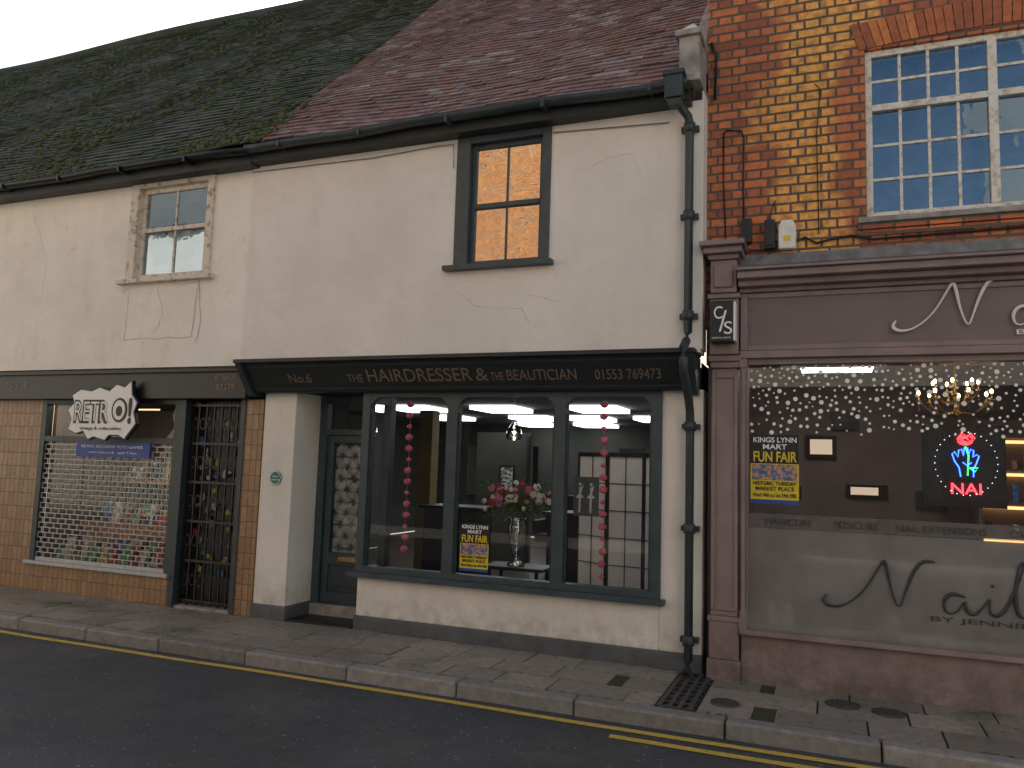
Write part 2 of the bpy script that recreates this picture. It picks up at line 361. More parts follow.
roof('tiled_roof',-5.31,-1.03,m_redtile,hb)
roof('mossy_tiled_roof',-26,-5.31,m_mosstile,rb,gauge=.105,tw=.175,lift=.018)
for par,xa,xb in ((hb,-5.31,-1.0),(rb,-26,-5.312)):
    b=B();b.quad((xa,-.36,4.52),(xb,-.36,4.52),(xb,4.95,9.86),(xa,4.95,9.86));b.quad((xb,4.95,9.86),(xa,4.95,9.86),(xa,10.3,4.5),(xb,10.3,4.5));b.obj('roof_deck',m_dark,par)
    b=B();pts=[(x_,4.93,9.93+.03*math.sin(x_*.9)) for x_ in [xa+(xb-xa)*i/40 for i in range(41)]];b.tube(pts,.1,8);b.obj('ridge_tiles',m_redtile if par is hb else m_mosstile,par)
b=B()
for i in range(3000):
    x=random.uniform(-20,-5.2);s=random.random()**1.5*7.2
    if random.random()<.5: s=random.random()**2*2.2
    x+=math.sin(s*3)*.1
    if math.sin(x*2.1+s*1.3)+math.sin(x*.8-s*2.2)+random.uniform(-.8,.8)<-.1: continue
    r=random.uniform(.015,.042);c=math.sqrt(.5)
    b.ball((x,-.40+s*c-.01,4.60+s*c+.02+.03*math.sin(x*.9+s*.5)+.02*math.sin(x*2.1-s)),r,6,(1.3,.8,.8),.25)
b.obj('moss_clumps',m_moss,rb)
def gut(xa,xb,zz,par,mat,r=.06):
    b=B();n=30;prof=[(-r,0),(-r*.9,-r*.5),(-r*.5,-r*.88),(0,-r),(r*.5,-r*.88),(r*.9,-r*.5),(r,0)];vs=[];fs=[]
    for i in range(n+1):
        x=xa+(xb-xa)*i/n;w=.012*math.sin(x*1.7)+.006*math.sin(x*5)
        for q in prof: vs.append((x,-.43+q[0],zz+w+q[1]))
    k=len(prof)
    for i in range(n):
        for j in range(k-1): fs.append((i*k+j,i*k+j+1,(i+1)*k+j+1,(i+1)*k+j))
    b.smooth=True;b.add(vs,fs);b.smooth=False
    x=xa+.4
    while x<xb: b.box(x,x+.03,-.495,-.36,zz-.07,zz-.012);x+=.9
    o=b.obj('gutter',mat,par);md=o.modifiers.new('s','SOLIDIFY');md.thickness=.006
    b=B();b.box(xa,xb,-.36,-.2,zz-.13,zz-.02);b.obj('eaves_board',m_fasciablack,par,.004)
gut(-5.33,-1.02,4.60,hb,m_slate);gut(-20,-5.335,4.585,rb,m_black,.055)

# ================================================================== HAIRDRESSER BUILDING
b=B();wall(b,-5.42,-.945,2.47,4.52,-.22,.22,[(-3.10,-2.23,3.29,4.47)]);b.obj('upper_wall',m_cream,hb)
b=B();crack(b,[(-3.05,3.05),(-2.9,2.93),(-2.75,2.90),(-2.45,2.89),(-2.38,2.76)],-.2235,.005);crack(b,[(-1.9,4.05),(-1.7,4.13),(-1.5,4.15)],-.2235,.004);crack(b,[(-2.4,3.0),(-2.1,2.93)],-.2235,.004);crack(b,[(-1.5,4.15),(-1.42,3.9)],-.2235,.003)
b.obj('render_cracks',M('crack_tone',(.50,.45,.38),(.62,.57,.5)),hb)  # thin strips in the crack's own darker tone
b=B();b.box(-3.115,-2.985,-.235,-.1,3.29,4.49);b.box(-2.295,-2.215,-.235,-.1,3.29,4.49);b.box(-2.985,-2.295,-.233,-.1,4.41,4.49)
b.box(-3.19,-2.17,-.30,-.1,3.245,3.289);b.obj('window_casing',m_slate2,hb,.004)
w=empty('upstairs_window',hb);sash(w,-2.985,-2.295,3.29,4.41,-.17,m_slate2,1,1,1,3.84,.04)
b=B();b.box(-2.65,-2.637,-.163,-.14,3.33,3.82);b.box(-2.65,-2.637,-.163,-.14,3.86,4.38);b.obj('glazing_bar',m_slate2,w)
fs=empty('hairdresser_fascia_sign')
b=B();xa,xb=-5.38,-.99
b.add([(xa,-.10,2.19),(xb,-.10,2.19),(xb,-.29,2.455),(xa,-.29,2.455),(xa,.05,2.19),(xb,.05,2.19),(xb,.05,2.455),(xa,.05,2.455)],[(0,1,2,3),(1,5,6,2),(4,0,3,7),(3,2,6,7),(4,5,1,0)])
b.box(xa-.03,xb+.02,-.345,-.0,2.456,2.492)
b.obj('board',m_fasciablack,fs,.004)
b=B()
for za,ya,zb,yb in ((2.215,-.118,2.235,-.132),(2.415,-.2615,2.435,-.276)):
    b.quad((-5.3,ya-.009,za-.003),(-1.08,ya-.009,za-.003),(-1.08,yb-.009,zb-.003),(-5.3,yb-.009,zb-.003))
b.obj('beading',m_slate,fs)
for xx in (xa,xb-.04):
    b=B();b.add([(xx-.02,-.115,2.15),(xx+.05,-.115,2.15),(xx+.05,-.33,2.455),(xx-.02,-.33,2.455),(xx-.02,.04,2.15),(xx+.05,.04,2.15),(xx+.05,.04,2.455),(xx-.02,.04,2.455)],[(0,1,2,3),(1,5,6,2),(4,0,3,7),(3,2,6,7),(4,5,1,0)]);b.obj('end_bracket',m_slate,fs,.003)
def ft(s,x0,x1,h,z0=2.275):
    y=-.10-(z0-2.19)*(.19/.265)-.004;text(s,x0,y,z0,h,m_gold,fs,x1-x0,90+35.6)
ft('No.6',-4.86,-4.60,.10);ft('THE',-4.19,-4.02,.085);ft('HAIRDRESSER',-3.98,-2.92,.135);ft('&',-2.875,-2.76,.13);ft('THE',-2.73,-2.61,.085);ft('BEAUTICIAN',-2.585,-1.965,.105);ft('01553 769473',-1.80,-1.26,.095)
b=B()
b.box(-5.27,-4.89,0,.5,.13,2.2);b.box(-1.285,-.95,0,.3,.13,2.2)
b.box(-4.09,-1.285,0,.2,.13,.50)
b.obj('lower_wall',m_lowwhite,hb,.008)
b=B();b.box(-5.285,-4.875,-.015,.5,-.02,.13);b.box(-4.105,-.945,-.015,.2,-.02,.13);b.obj('painted_plinth',m_plinthgrey,hb,.006)
dr=empty('shop_door',hb)
b=B();b.box(-4.888,-4.09,.375,.6,-.02,.115);b.obj('threshold_step',m_stone,dr,.006)
b=B();Y=.43
b.box(-4.887,-4.80,Y-.03,Y+.05,.116,2.19);b.box(-4.16,-4.04,Y-.03,Y+.05,.116,2.19);b.box(-4.80,-4.16,Y-.028,Y+.05,1.80,1.86);b.box(-4.80,-4.16,Y-.028,Y+.05,2.12,2.19)
b.box(-4.79,-4.72,Y,Y+.045,.12,1.80);b.box(-4.24,-4.17,Y,Y+.045,.12,1.80);b.box(-4.72,-4.24,Y+.001,Y+.045,1.72,1.80);b.box(-4.72,-4.24,Y+.001,Y+.045,.50,.62);b.box(-4.72,-4.24,Y+.001,Y+.045,.12,.24)
b.box(-4.72,-4.24,Y+.02,Y+.04,.24,.50);b.box(-4.66,-4.30,Y+.008,Y+.02,.29,.45)
b.obj('door_frame',m_slate2,dr,.004)
b=B();b.box(-4.60,-4.36,Y-.012,Y,.54,.585);b.box(-4.255,-4.235,Y-.05,Y,.95,1.0);b.obj('letterbox_and_handle',m_brass,dr,.003)
b=B();b.quad((-4.72,Y+.03,.62),(-4.24,Y+.03,.62),(-4.24,Y+.03,1.72),(-4.72,Y+.03,1.72));b.quad((-4.8,Y+.03,1.86),(-4.16,Y+.03,1.86),(-4.16,Y+.03,2.12),(-4.8,Y+.03,2.12));b.obj('door_glass',m_glass,dr)
b=B()
for r in range(10):
    for c_ in range(-1,5):
        cx=-4.72+c_*.15+(r%2)*.075+random.uniform(-.01,.01);cz=.56+r*.115+random.uniform(-.008,.008)
        for k in range(10):
            a=math.radians(5+k*19);dx,dz=math.cos(a),math.sin(a);L=.115*random.uniform(.9,1.05)
            px,pz=-dz*.0135,dx*.0135
            q=[(cx+dx*.02,cz+dz*.02),(cx+dx*L*.7-px,cz+dz*L*.7-pz),(cx+dx*L*.95-px*.7,cz+dz*L*.95-pz*.7),(cx+dx*L*.95+px*.7,cz+dz*L*.95+pz*.7),(cx+dx*L*.7+px,cz+dz*L*.7+pz)]
            q=[(min(max(u,-4.72),-4.24),min(max(v_,.62),1.72)) for u,v_ in q]
            b.cur=random.randrange(2)
            if len(set(q))==5: b.quad(*[(u,Y+.060-r*.001-k*.0001,v_) for u,v_ in q])
b.obj('etched_shell_pattern',[M('etched_glass',(.60,.64,.62),(.42,.45,.44),18,.6),M('etched_glass_dark',(.45,.48,.47),(.32,.345,.34),18,.6)],dr)
b=B();b.quad((-4.76,Y+.08,.6),(-4.2,Y+.08,.6),(-4.2,Y+.08,1.74),(-4.76,Y+.08,1.74));b.obj('door_blind',M('blind',(.12,.13,.125)),dr)
b=B();b.box(-4.87,-4.13,.0,.35,.003,.016);b.obj('doormat',m_black,None,.003)
sw=empty('hairdresser_shop_window',hb)
b=B();b.box(-4.16,-1.235,-.085,.06,.487,.532)
b.box(-4.11,-4.03,-.02,.08,.533,2.19);b.box(-1.36,-1.275,-.02,.08,.533,2.19)
for xm in (-3.165,-2.145): b.box(xm-.05,xm+.05,-.02,.08,.533,2.19)
xsl=[(-4.03,-3.215),(-3.115,-2.195),(-2.095,-1.36)]
for a,e in xsl: b.box(a,e,-.018,.078,2.145,2.19);b.box(a,e,-.018,.078,.533,.585)
b.box(-4.108,-4.035,.08,.40,.49,.56);b.box(-4.108,-4.035,.08,.40,2.10,2.19);b.box(-4.11,-4.03,.36,.45,.12,2.19)
for a,e in xsl:
    r=.12
    for cx,sx in ((a,1),(e,-1)):
        arc=[(cx+sx*(r-r*math.cos(t)),2.145-r+r*math.sin(t)) for t in [math.pi/2*i/8 for i in range(9)]]
        pts=[(cx,2.146)]+arc
        if sx<0: pts=pts[::-1]
        b.prism(pts,-.016,.03)
b.obj('frame',m_slate2,sw,.005)
b=B()
for a,e in xsl:
    b.box(a+.0,a+.018,.0,.03,.585,2.0);b.box(e-.018,e,.0,.03,.585,2.0)
b.obj('glazing_beads',m_slate,sw)
b=B()
for a,e in xsl: b.quad((a,.034,.56),(e,.034,.56),(e,.034,2.15),(a,.034,2.15))
b.quad((-4.07,.40,.56),(-4.07,.05,.56),(-4.07,.05,2.12),(-4.07,.40,2.12))
b.obj('glass',m_glass,sw)
hi=empty('salon_interior',hb)
X0=-8.2
b=B();b.quad((-5.25,1.5,.11),(-5.25,.5,.11),(-5.25,.5,2.45),(-5.25,1.5,2.45));b.quad((X0,1.5,.11),(-5.25,1.5,.11),(-5.25,1.5,2.45),(X0,1.5,2.45));b.quad((X0,9,.11),(X0,1.5,.11),(X0,1.5,2.45),(X0,9,2.45));b.quad((X0,9,.11),(-1,9,.11),(-1,9,2.45),(X0,9,2.45));b.quad((-1.0,.2,.11),(-1,9,.11),(-1,9,2.45),(-1,.2,2.45));b.obj('walls',m_olive,hi)
b=B();b.quad((X0,1.5,.1),(-1,1.5,.1),(-1,9,.1),(X0,9,.1));b.quad((-5.25,.5,.1),(-1,.5,.1),(-1,1.5,.1),(-5.25,1.5,.1));b.quad((-4.09,.2,.1),(-1,.2,.1),(-1,.5,.1),(-4.09,.5,.1));b.obj('floor',m_floor,hi)
b=B();b.quad((X0,.06,2.40),(-1,.06,2.40),(-1,9,2.40),(X0,9,2.40));b.obj('ceiling',m_ceil,hi)
b=B()
for x,y in ((-5.9,3.9),(-4.5,3.9),(-3.02,3.9),(-1.7,3.9),(-4.75,6.0),(-3.75,6.0),(-6.4,6.0),(-2.6,6.0),(-5.4,7.9),(-4.2,7.9)): b.box(x-.34,x+.34,y,y+.8,2.335,2.39)
b.obj('light_panels',m_panel,hi)
b=B()
for x in (-3.6,-2.76,-1.9,-1.6): b.box(x-.09,x+.09,.45,.63,2.375,2.395)
b.obj('hidden_fill_lights',m_panelf,hi)  # unseen lights above the frame, added to brighten the window display
b=B();b.box(-4.09,-1.29,.2,.45,.10,.52);b.obj('window_board',m_black,hi,.004)
b=B();b.box(-5.15,-4.95,3.0,3.2,.1,2.25);b.obj('ochre_column',m_ochre,hi)
b=B();b.box(-4.75,-4.5,4.88,4.9,1.2,1.55);b.box(-4.3,-4.26,4.86,4.9,.1,2.0);b.obj('picture_frames',m_black,hi);b=B();b.box(-4.72,-4.53,4.87,4.88,1.24,1.51);b.obj('pictures',M('print',(.6,.55,.5),(.05,.05,.05),25,lo=.45,hi=.55),hi)
b=B();b.box(-5.15,-4.25,4.9,5.0,.1,2.05);b.obj('partition',m_olive,hi)
b=B()
for x in (-6.9,-5.9,-3.6,-2.6,-1.8): b.box(x-.3,x+.3,8.93,8.97,.9,1.95)
b.obj('wall_mirrors',m_mirror,hi)
b=B();b.box(-4.6,-3.9,2.2,2.7,.1,1.0);b.box(-4.65,-3.85,2.15,2.75,1.0,1.04);b.box(-3.3,-2.6,3.0,3.5,.1,.95);b.box(-3.35,-2.55,2.95,3.55,.95,.99);b.obj('reception_desk',m_black,hi,.01)
for cx,cy in ((-3.6,4.3),(-2.3,5.2)):
    b=B();b.box(cx-.25,cx+.25,cy-.25,cy+.25,.5,.62);b.box(cx-.25,cx+.25,cy+.2,cy+.3,.62,1.15);b.box(cx-.3,cx-.24,cy-.2,cy+.25,.6,.8);b.box(cx+.24,cx+.3,cy-.2,cy+.25,.6,.8);b.lathe([(.2,.12),(.2,.15),(.03,.17),(.03,.5)],cx,cy,14);o=b.obj('salon_chair',m_black,hi,.02)
for gx,zb in ((-3.75,.66),(-1.83,.60)):
    g=empty('pink_garland');b=B();b.tube([(gx,.25,2.38),(gx+.006,.25,1.5),(gx,.25,zb)],.002,5);b.obj('string',m_pink,g)
    b=B();z=2.10;i=0
    while z>zb:
        r=.036 if i%3!=2 else .024
        b.ball((gx+random.uniform(-.006,.006),.25,z),r,10,(1,1,.85),.12);z-=.105;i+=1
    b.obj('pompoms',m_pink,g)
vf=empty('vase_of_flowers');vx,vy=-2.76,.62
b=B();b.lathe([(.001,.62),(.085,.62),(.085,.635),(.03,.66),(.018,.70),(.03,.73),(.065,.80),(.085,.90),(.088,.98),(.07,1.03),(.085,1.06),(.08,1.06),(.062,1.03),(.06,.9),(.03,.76)],vx,vy,24);b.obj('urn',m_vase,vf)
m_fl=[M('petal_pink',(.85,.20,.38),(.70,.28,.38),40),M('petal_white',(.9,.86,.78),(.78,.72,.6),40),M('petal_red',(.68,.03,.10),(.5,.02,.07),40)]
b=B()
for i in range(62):
    a=random.uniform(0,2*math.pi);e=random.uniform(-.25,1);rr=random.uniform(.6,1.12)
    c_=(vx+.31*rr*math.cos(a)*math.sqrt(max(0,1-e*e*.8)),vy+.2*rr*math.sin(a),1.18+.23*e*rr)
    b.cur=random.choice((0,0,1,1,2,2))
    r=random.uniform(.018,.042)
    for k in range(6):
        q=k*1.047;b.ball((c_[0]+r*.6*math.cos(q),c_[1]-.01,c_[2]+r*.6*math.sin(q)),r*.5,6,(1,.6,1),.2)
    b.ball((c_[0],c_[1]-.02,c_[2]),r*.4,6)
b.obj('blooms',m_fl,vf)
b=B()
for i in range(520):
    a=random.uniform(0,2*math.pi);e=random.uniform(-.5,1.25);rr=random.uniform(.3,1.25)
    c_=Vector((vx+.30*rr*math.cos(a),vy+.2*rr*math.sin(a),1.15+.22*e*rr));d=Vector((random.uniform(-1,1),random.uniform(-1,1),random.uniform(-.3,1))).normalized()*random.uniform(.03,.085)
    s_=d.cross(Vector((random.random(),random.random(),.3))).normalized()*.012
    b.quad(c_,c_+d*.5+s_,c_+d,c_+d*.5-s_)
b.obj('leaves',m_leaf,vf)
b=B();b.box(-3.05,-2.45,.47,.85,.585,.615);b.box(-3.0,-2.97,.5,.53,.1,.585);b.box(-2.53,-2.5,.5,.53,.1,.585);b.box(-3.0,-2.97,.79,.82,.1,.585);b.box(-2.53,-2.5,.79,.82,.1,.585);b.obj('display_table',m_black,None,.005)
sc=empty('folding_screen')
pts=[(-2.33,1.15),(-1.98,.95),(-1.62,.92),(-1.30,.66)]
for (xa,ya),(xb,yb) in zip(pts,pts[1:]):
    L=math.hypot(xb-xa,yb-ya);ang=math.atan2(yb-ya,xb-xa)
    b=B();b.cur=0
    b.box(0,.02,-.012,.012,.1,1.70);b.box(L-.02,L,-.012,.012,.1,1.70)
    for z in (.12,1.68): b.box(.02,L-.02,-.011,.011,z-.02,z+.02)
    for i in range(1,2): x=L*i/2;b.box(x-.004,x+.004,-.008,.008,.14,1.66)
    for i in range(1,6): z=.14+1.52*i/6;b.box(.02,L-.02,-.006,.006,z-.004,z+.004)
    b.cur=1;b.quad((.02,.0,.13),(L-.02,.0,.13),(L-.02,.0,1.67),(.02,.0,1.67))
    o=b.obj('panel',[m_black,m_paper],sc);o.location=(xa,ya,0);o.rotation_euler=(0,0,ang)
pr=empty('dancers_print');b=B();b.quad((-2.11,.3,1.13),(-1.88,.3,1.13),(-1.88,.3,1.47),(-2.11,.3,1.47));b.obj('sheet',M('grey_print',(.14,.15,.16)),pr)
b=B()
for fx in (-2.05,-1.95):
    b.prism([(fx-.012,1.16),(fx+.004,1.16),(fx+.008,1.28),(fx+.035,1.29),(fx+.008,1.32),(fx+.03,1.40),(fx+.008,1.38),(fx-.008,1.38),(fx-.01,1.32),(fx-.04,1.29),(fx-.01,1.28)],.294,.297);b.disc(fx,.2935,1.405,.013)
b.obj('figures',m_whitep,pr)
pl=empty('pendant_lamp');b=B();b.tube([(-3.17,1.5,2.4),(-3.17,1.5,2.02)],.006,6);b.lathe([(.02,2.02),(.03,2.0),(.075,1.93),(.09,1.86),(.07,1.82)],-3.17,1.5,16);b.obj('shade',m_vase,pl);b=B();b.ball((-3.17,1.5,1.9),.02,8);b.obj('bulb',emis('lamp_bulb',(1,.85,.65),8),pl)
def poster(x0,x1,z0,z1,y):
    P=empty('fun_fair_poster');w=x1-x0;h=z1-z0
    b=B();b.cur=0;b.quad((x0,y,z0),(x1,y,z0),(x1,y,z1),(x0,y,z1))
    b.cur=1;b.quad((x0,y-.002,z0+h*.58),(x1,y-.002,z0+h*.58),(x1,y-.002,z1),(x0,y-.002,z1))
    b.cur=2;b.quad((x0+w*.03,y-.002,z0+h*.34),(x1-w*.03,y-.002,z0+h*.34),(x1-w*.03,y-.002,z0+h*.57),(x0+w*.03,y-.002,z0+h*.57))
    b.obj('sheet',[m_yellowp,m_blackv,m_photo],P)
    text('KINGS LYNN',x0+w*.05,y-.004,z0+h*.89,h*.075,m_whitev,P,w*.9,offset=.001);text('MART',x0+w*.25,y-.004,z0+h*.79,h*.075,m_whitev,P,w*.5,offset=.001)
    text('FUN FAIR',x0+w*.05,y-.004,z0+h*.61,h*.15,m_yellowp,P,w*.9,offset=.002)
    text('HISTORIC TUESDAY',x0+w*.05,y-.004,z0+h*.27,h*.055,m_blackv,P,w*.9,offset=.0006);text('MARKET PLACE',x0+w*.1,y-.004,z0+h*.19,h*.06,m_blackv,P,w*.8,offset=.0006)
    text('Wed 14th to Sat 24th FEB',x0+w*.05,y-.004,z0+h*.10,h*.055,m_blackv,P,w*.9,offset=.0004)
    b=B();b.quad((x0,y-.001,z0),(x1,y-.001,z0),(x1,y-.001,z0+h*.06),(x0,y-.001,z0+h*.06));b.obj('blue_strip',m_blue,P)
poster(-3.06,-2.785,.615,1.03,.02)
pq=empty('round_plaque');b=B();b.prism([(-5.08+.07*math.cos(t),1.355+.07*math.sin(t)) for t in [2*math.pi*i/28 for i in range(28)]],-.012,-.002);b.obj('disc',m_green,pq,.002)
b=B();n=28
for i in range(n):
    t0,t1=2*math.pi*i/n,2*math.pi*(i+1)/n;b.quad(*[(-5.08+r*math.cos(t),-.0145,1.355+r*math.sin(t)) for r,t in ((.066,t0),(.066,t1),(.059,t1),(.059,t0))])
b.obj('rim',m_whitev,pq);text('No 6',-5.11,-.014,1.36,.02,m_whitev,pq,.06);text('KINGS LYNN',-5.125,-.014,1.33,.012,m_whitev,pq,.09)
dp=empty('drainpipe')
b=B();b.tube([(-1.13,-.43,4.56),(-1.13,-.43,4.47),(-1.10,-.40,4.42),(-1.04,-.30,4.36),(-1.03,-.285,4.30),(-1.03,-.285,2.62),(-1.035,-.32,2.55),(-1.045,-.40,2.48),(-1.045,-.40,2.40),(-1.045,-.37,2.30),(-1.04,-.16,2.10),(-1.04,-.10,2.02),(-1.04,-.085,1.9),(-1.04,-.085,.10),(-1.04,-.13,.04),(-1.04,-.2,.01)],.034,12);b.obj('pipe',m_slate,dp)
b=B()
for z in (4.27,3.55,2.75): b.lathe([(.034,z-.04),(.046,z-.035),(.046,z+.035),(.034,z+.04)],-1.03,-.285,12);b.box(-1.10,-.96,-.27,-.221,z-.02,z+.02)
for z in (1.9,1.1,.25): b.lathe([(.034,z-.04),(.046,z-.035),(.046,z+.035),(.034,z+.04)],-1.04,-.085,12);b.box(-1.11,-.97,-.06,-.001,z-.02,z+.02)
b.obj('collars',m_slate,dp)
b=B();b.box(-1.19,-1.05,-.52,-.40,4.44,4.62);b.box(-1.205,-1.035,-.53,-.39,4.62,4.66);b.prism([(-1.16,4.38),(-1.08,4.38),(-1.06,4.44),(-1.18,4.44)],-.5,-.42);b.obj('hopper_head',m_slate,dp,.005)
b=B()
b.box(-1.10,-.94,-.40,-.02,4.66,4.98);b.box(-1.13,-.925,-.43,.0,4.98,5.03);b.box(-1.12,-.93,-.42,-.02,4.60,4.66)
b.add([(-1.11,-.41,5.03),(-.94,-.41,5.03),(-.94,-.02,5.03),(-1.11,-.02,5.03),(-1.02,-.2,5.20)],[(0,1,4),(1,2,4),(2,3,4),(3,0,4)])
b.add([(-1.04,-.1,4.75),(-.935,-.1,4.75),(-.935,4.9,9.75),(-1.04,4.9,9.75),(-1.04,-.2,5.0),(-.935,-.2,5.0),(-.935,4.85,10.12),(-1.04,4.85,10.12)],[(0,1,2,3),(7,6,5,4),(0,4,5,1),(1,5,6,2),(3,7,4,0),(2,6,7,3)])
b.obj('gable_parapet',m_stone,hb,.008)
b=B();b.box(-.944,-.932,-.21,.0,2.5,4.66);b.obj('corner_return',m_lowwhite,hb)
# ================================================================== RETRO BUILDING
b=B();wall(b,-20,-5.424,2.45,4.50,-.2,.2,[(-7.04,-5.93,3.40,4.48)]);b.obj('upper_wall',m_white,rb)
b=B();crack(b,[(-7.0,3.32),(-7.02,2.75),(-6.1,2.76),(-6.05,3.3)],-.2035,.008);crack(b,[(-6.6,3.3),(-6.5,3.0),(-6.6,2.8)],-.2035,.005);crack(b,[(-6.05,3.38),(-5.98,2.9),(-6.03,2.7)],-.2035,.014);crack(b,[(-8.6,4.3),(-8.3,3.7),(-8.35,3.2)],-.2035,.004);b.obj('render_cracks',M('crack',(.42,.35,.26),(.58,.5,.4)),rb)
b=B();b.box(-7.06,-6.95,-.225,-.1,3.40,4.49);b.box(-6.0,-5.91,-.225,-.1,3.40,4.49);b.box(-6.95,-6.0,-.223,-.1,4.41,4.49);b.box(-7.14,-5.85,-.275,-.1,3.355,3.399);b.obj('window_casing',m_oldwood,rb,.004)
w=empty('upstairs_window',rb);sash(w,-6.95,-6.0,3.40,4.41,-.16,m_oldwood,2,1,1,3.95,.05,.02,gm=glass('old_sash_glass',.40,wav=.05,gc=(.72,.86,1)))
b=B();b.box(-20,-5.42,-.12,.05,2.13,2.449);b.box(-20,-5.42,-.16,.05,2.40,2.448);b.obj('fascia',m_black,rb,.004)
text('No. 8',-8.9,-.124,2.25,.08,m_gold,rb,.35,name='house_number');text('878800',-5.82,-.124,2.32,.06,m_gold,rb,.28);text('83278',-5.80,-.124,2.22,.06,m_gold,rb,.24)
b=B();b.box(-20,-8.42,0,.1,-.02,2.129);b.box(-8.42,-6.33,0,.1,-.02,.285);b.box(-5.49,-5.275,-.01,.3,-.02,2.129);b.obj('tiled_stallriser',m_browntile,rb)
b=B();b.box(-8.46,-6.34,-.05,.08,.286,.325);b.obj('window_sill',m_steel,rb,.004)
b=B();b.box(-8.42,-8.34,-.01,.08,.326,2.129);b.box(-6.43,-6.35,-.01,.08,.326,2.129);b.box(-8.34,-6.43,-.008,.08,1.655,1.72);b.box(-8.34,-6.43,-.008,.08,2.08,2.129);b.box(-6.35,-6.27,-.02,.1,-.02,2.129);b.box(-5.55,-5.491,-.02,.1,-.02,2.129)
b.obj('shopfront_frame',m_slate,rb,.004)
b=B();b.box(-6.35,-5.49,-.0,.4,-.02,.02);b.obj('doorstep',m_stone,rb)
b=B();b.quad((-8.34,.06,.32),(-6.43,.06,.32),(-6.43,.06,2.09),(-8.34,.06,2.09));b.obj('glass',m_glass,rb)
rg=empty('roller_shutter_grille')
b=B();z=.36;i=0
while z<1.655:
    b.box(-8.34,-6.43,.012,.022,z-.005,z+.005)
    x=-8.34+(.06 if i%2 else 0)
    while x<-6.43: b.box(x-.005,x+.005,.009,.025,z,min(z+.055,1.655));x+=.12
    z+=.055;i+=1
b.box(-8.34,-6.43,.005,.03,.326,.36);b.obj('grille',m_steel,rg)
rd=empty('shop_display',rb)
b=B();b.box(-8.34,-6.43,1.2,1.22,.1,2.1);b.box(-8.36,-8.34,.1,1.2,.1,2.1);b.box(-6.36,-6.34,.1,1.2,.1,2.1);b.quad((-8.4,.1,2.12),(-6.3,.1,2.12),(-6.3,1.2,2.12),(-8.4,1.2,2.12));b.obj('back_panels',M('panel_brown',(.12,.09,.07)),rd)
cols=[(.6,.08,.06),(.08,.25,.6),(.75,.6,.1),(.75,.75,.7),(.1,.42,.2),(.03,.03,.03),(.55,.3,.14),(.8,.76,.66)]
cm=[M('goods_%d'%i,c_,tuple(x*.5 for x in c_),25,.5,lo=.45,hi=.55) for i,c_ in enumerate(cols)]
b=B();b.cur=6;b.box(-8.34,-6.43,.1,.6,.30,.34);b.box(-8.34,-6.43,.6,1.1,.30,.72);b.box(-8.34,-6.43,.95,1.15,1.2,1.23)
for lvl,ys,n in ((.341,(.12,.5),60),(.721,(.62,.95),50),(1.231,(.98,1.1),34)):
    for i in range(n):
        x=random.uniform(-8.3,-6.6);y=random.uniform(*ys);w_=random.uniform(.05,.16);h_=random.uniform(.06,.26);b.cur=random.randrange(8)
        t=random.uniform(-.04,.04);b.add([(x,y,lvl),(x+w_,y+t,lvl),(x+w_,y+t+.03,lvl),(x,y+.03,lvl),(x,y+.05,lvl+h_),(x+w_,y+t+.05,lvl+h_),(x+w_,y+t+.08,lvl+h_),(x,y+.08,lvl+h_)],[(0,3,2,1),(4,5,6,7),(0,1,5,4),(1,2,6,5),(2,3,7,6),(3,0,4,7)])
b.obj('merchandise',cm,rd)
b=B();b.box(-8.2,-6.6,.10,.15,2.10,2.116);b.obj('hidden_goods_light',emis('goods_fill_strip',(1,.9,.75),16),rd)  # unseen strip behind the frame, added to brighten the goods
b=B();b.box(-7.80,-6.72,-.03,-.012,1.50,1.66);o=b.obj('blue_banner',m_blue,None)
text('RETRO RECORDS TOYS GAMES',-7.72,-.034,1.60,.03,m_whitev,o,.9);text('www.shop.co.uk   open 7 days',-7.6,-.034,1.54,.025,m_whitev,o,.7)
sd=empty('security_gate_door',rb)
b=B()
for i in range(8): x=-6.26+i*.1;b.box(x,x+.014,.05,.07,.03,2.1)
for i in range(6): z=.06+i*.4;b.box(-6.26,-5.55,.048,.072,z,z+.025)
for r in range(5):
    for c_ in range(7):
        cx=-6.26+c_*.1+.06;cz=.28+r*.4
        n=10
        for k in range(n):
            t0,t1=2*math.pi*k/n,2*math.pi*(k+1)/n;b.quad(*[(cx+rr*math.cos(t),.052,cz+rr*1.6*math.sin(t)) for rr,t in ((.04,t0),(.04,t1),(.033,t1),(.033,t0))])
b.obj('gate',m_black,sd)
b=B();b.box(-6.26,-5.55,.16,.19,.02,2.12);b.obj('inner_door',m_black,sd)
b=B()
for i in range(60):
    x=random.uniform(-6.22,-5.65);z=random.uniform(.35,1.95);w_=random.uniform(.03,.09);h_=random.uniform(.03,.10);b.cur=random.randrange(8);y=.156-i*.0006
    an=random.uniform(-.5,.5);k=random.choice((4,4,7))
    b.quad(*[(x+w_*.6*math.cos(an+2*math.pi*j/k)*random.uniform(.7,1),y,z+h_*.6*math.sin(an+2*math.pi*j/k)*random.uniform(.7,1)) for j in range(k)])
b.obj('stickers',[M('sticker_%d'%i,tuple(x*.55 for x in c_),tuple(x*.3 for x in c_),30,.5) for i,c_ in enumerate(cols)],sd)
sb=empty('speech_bubble_sign')
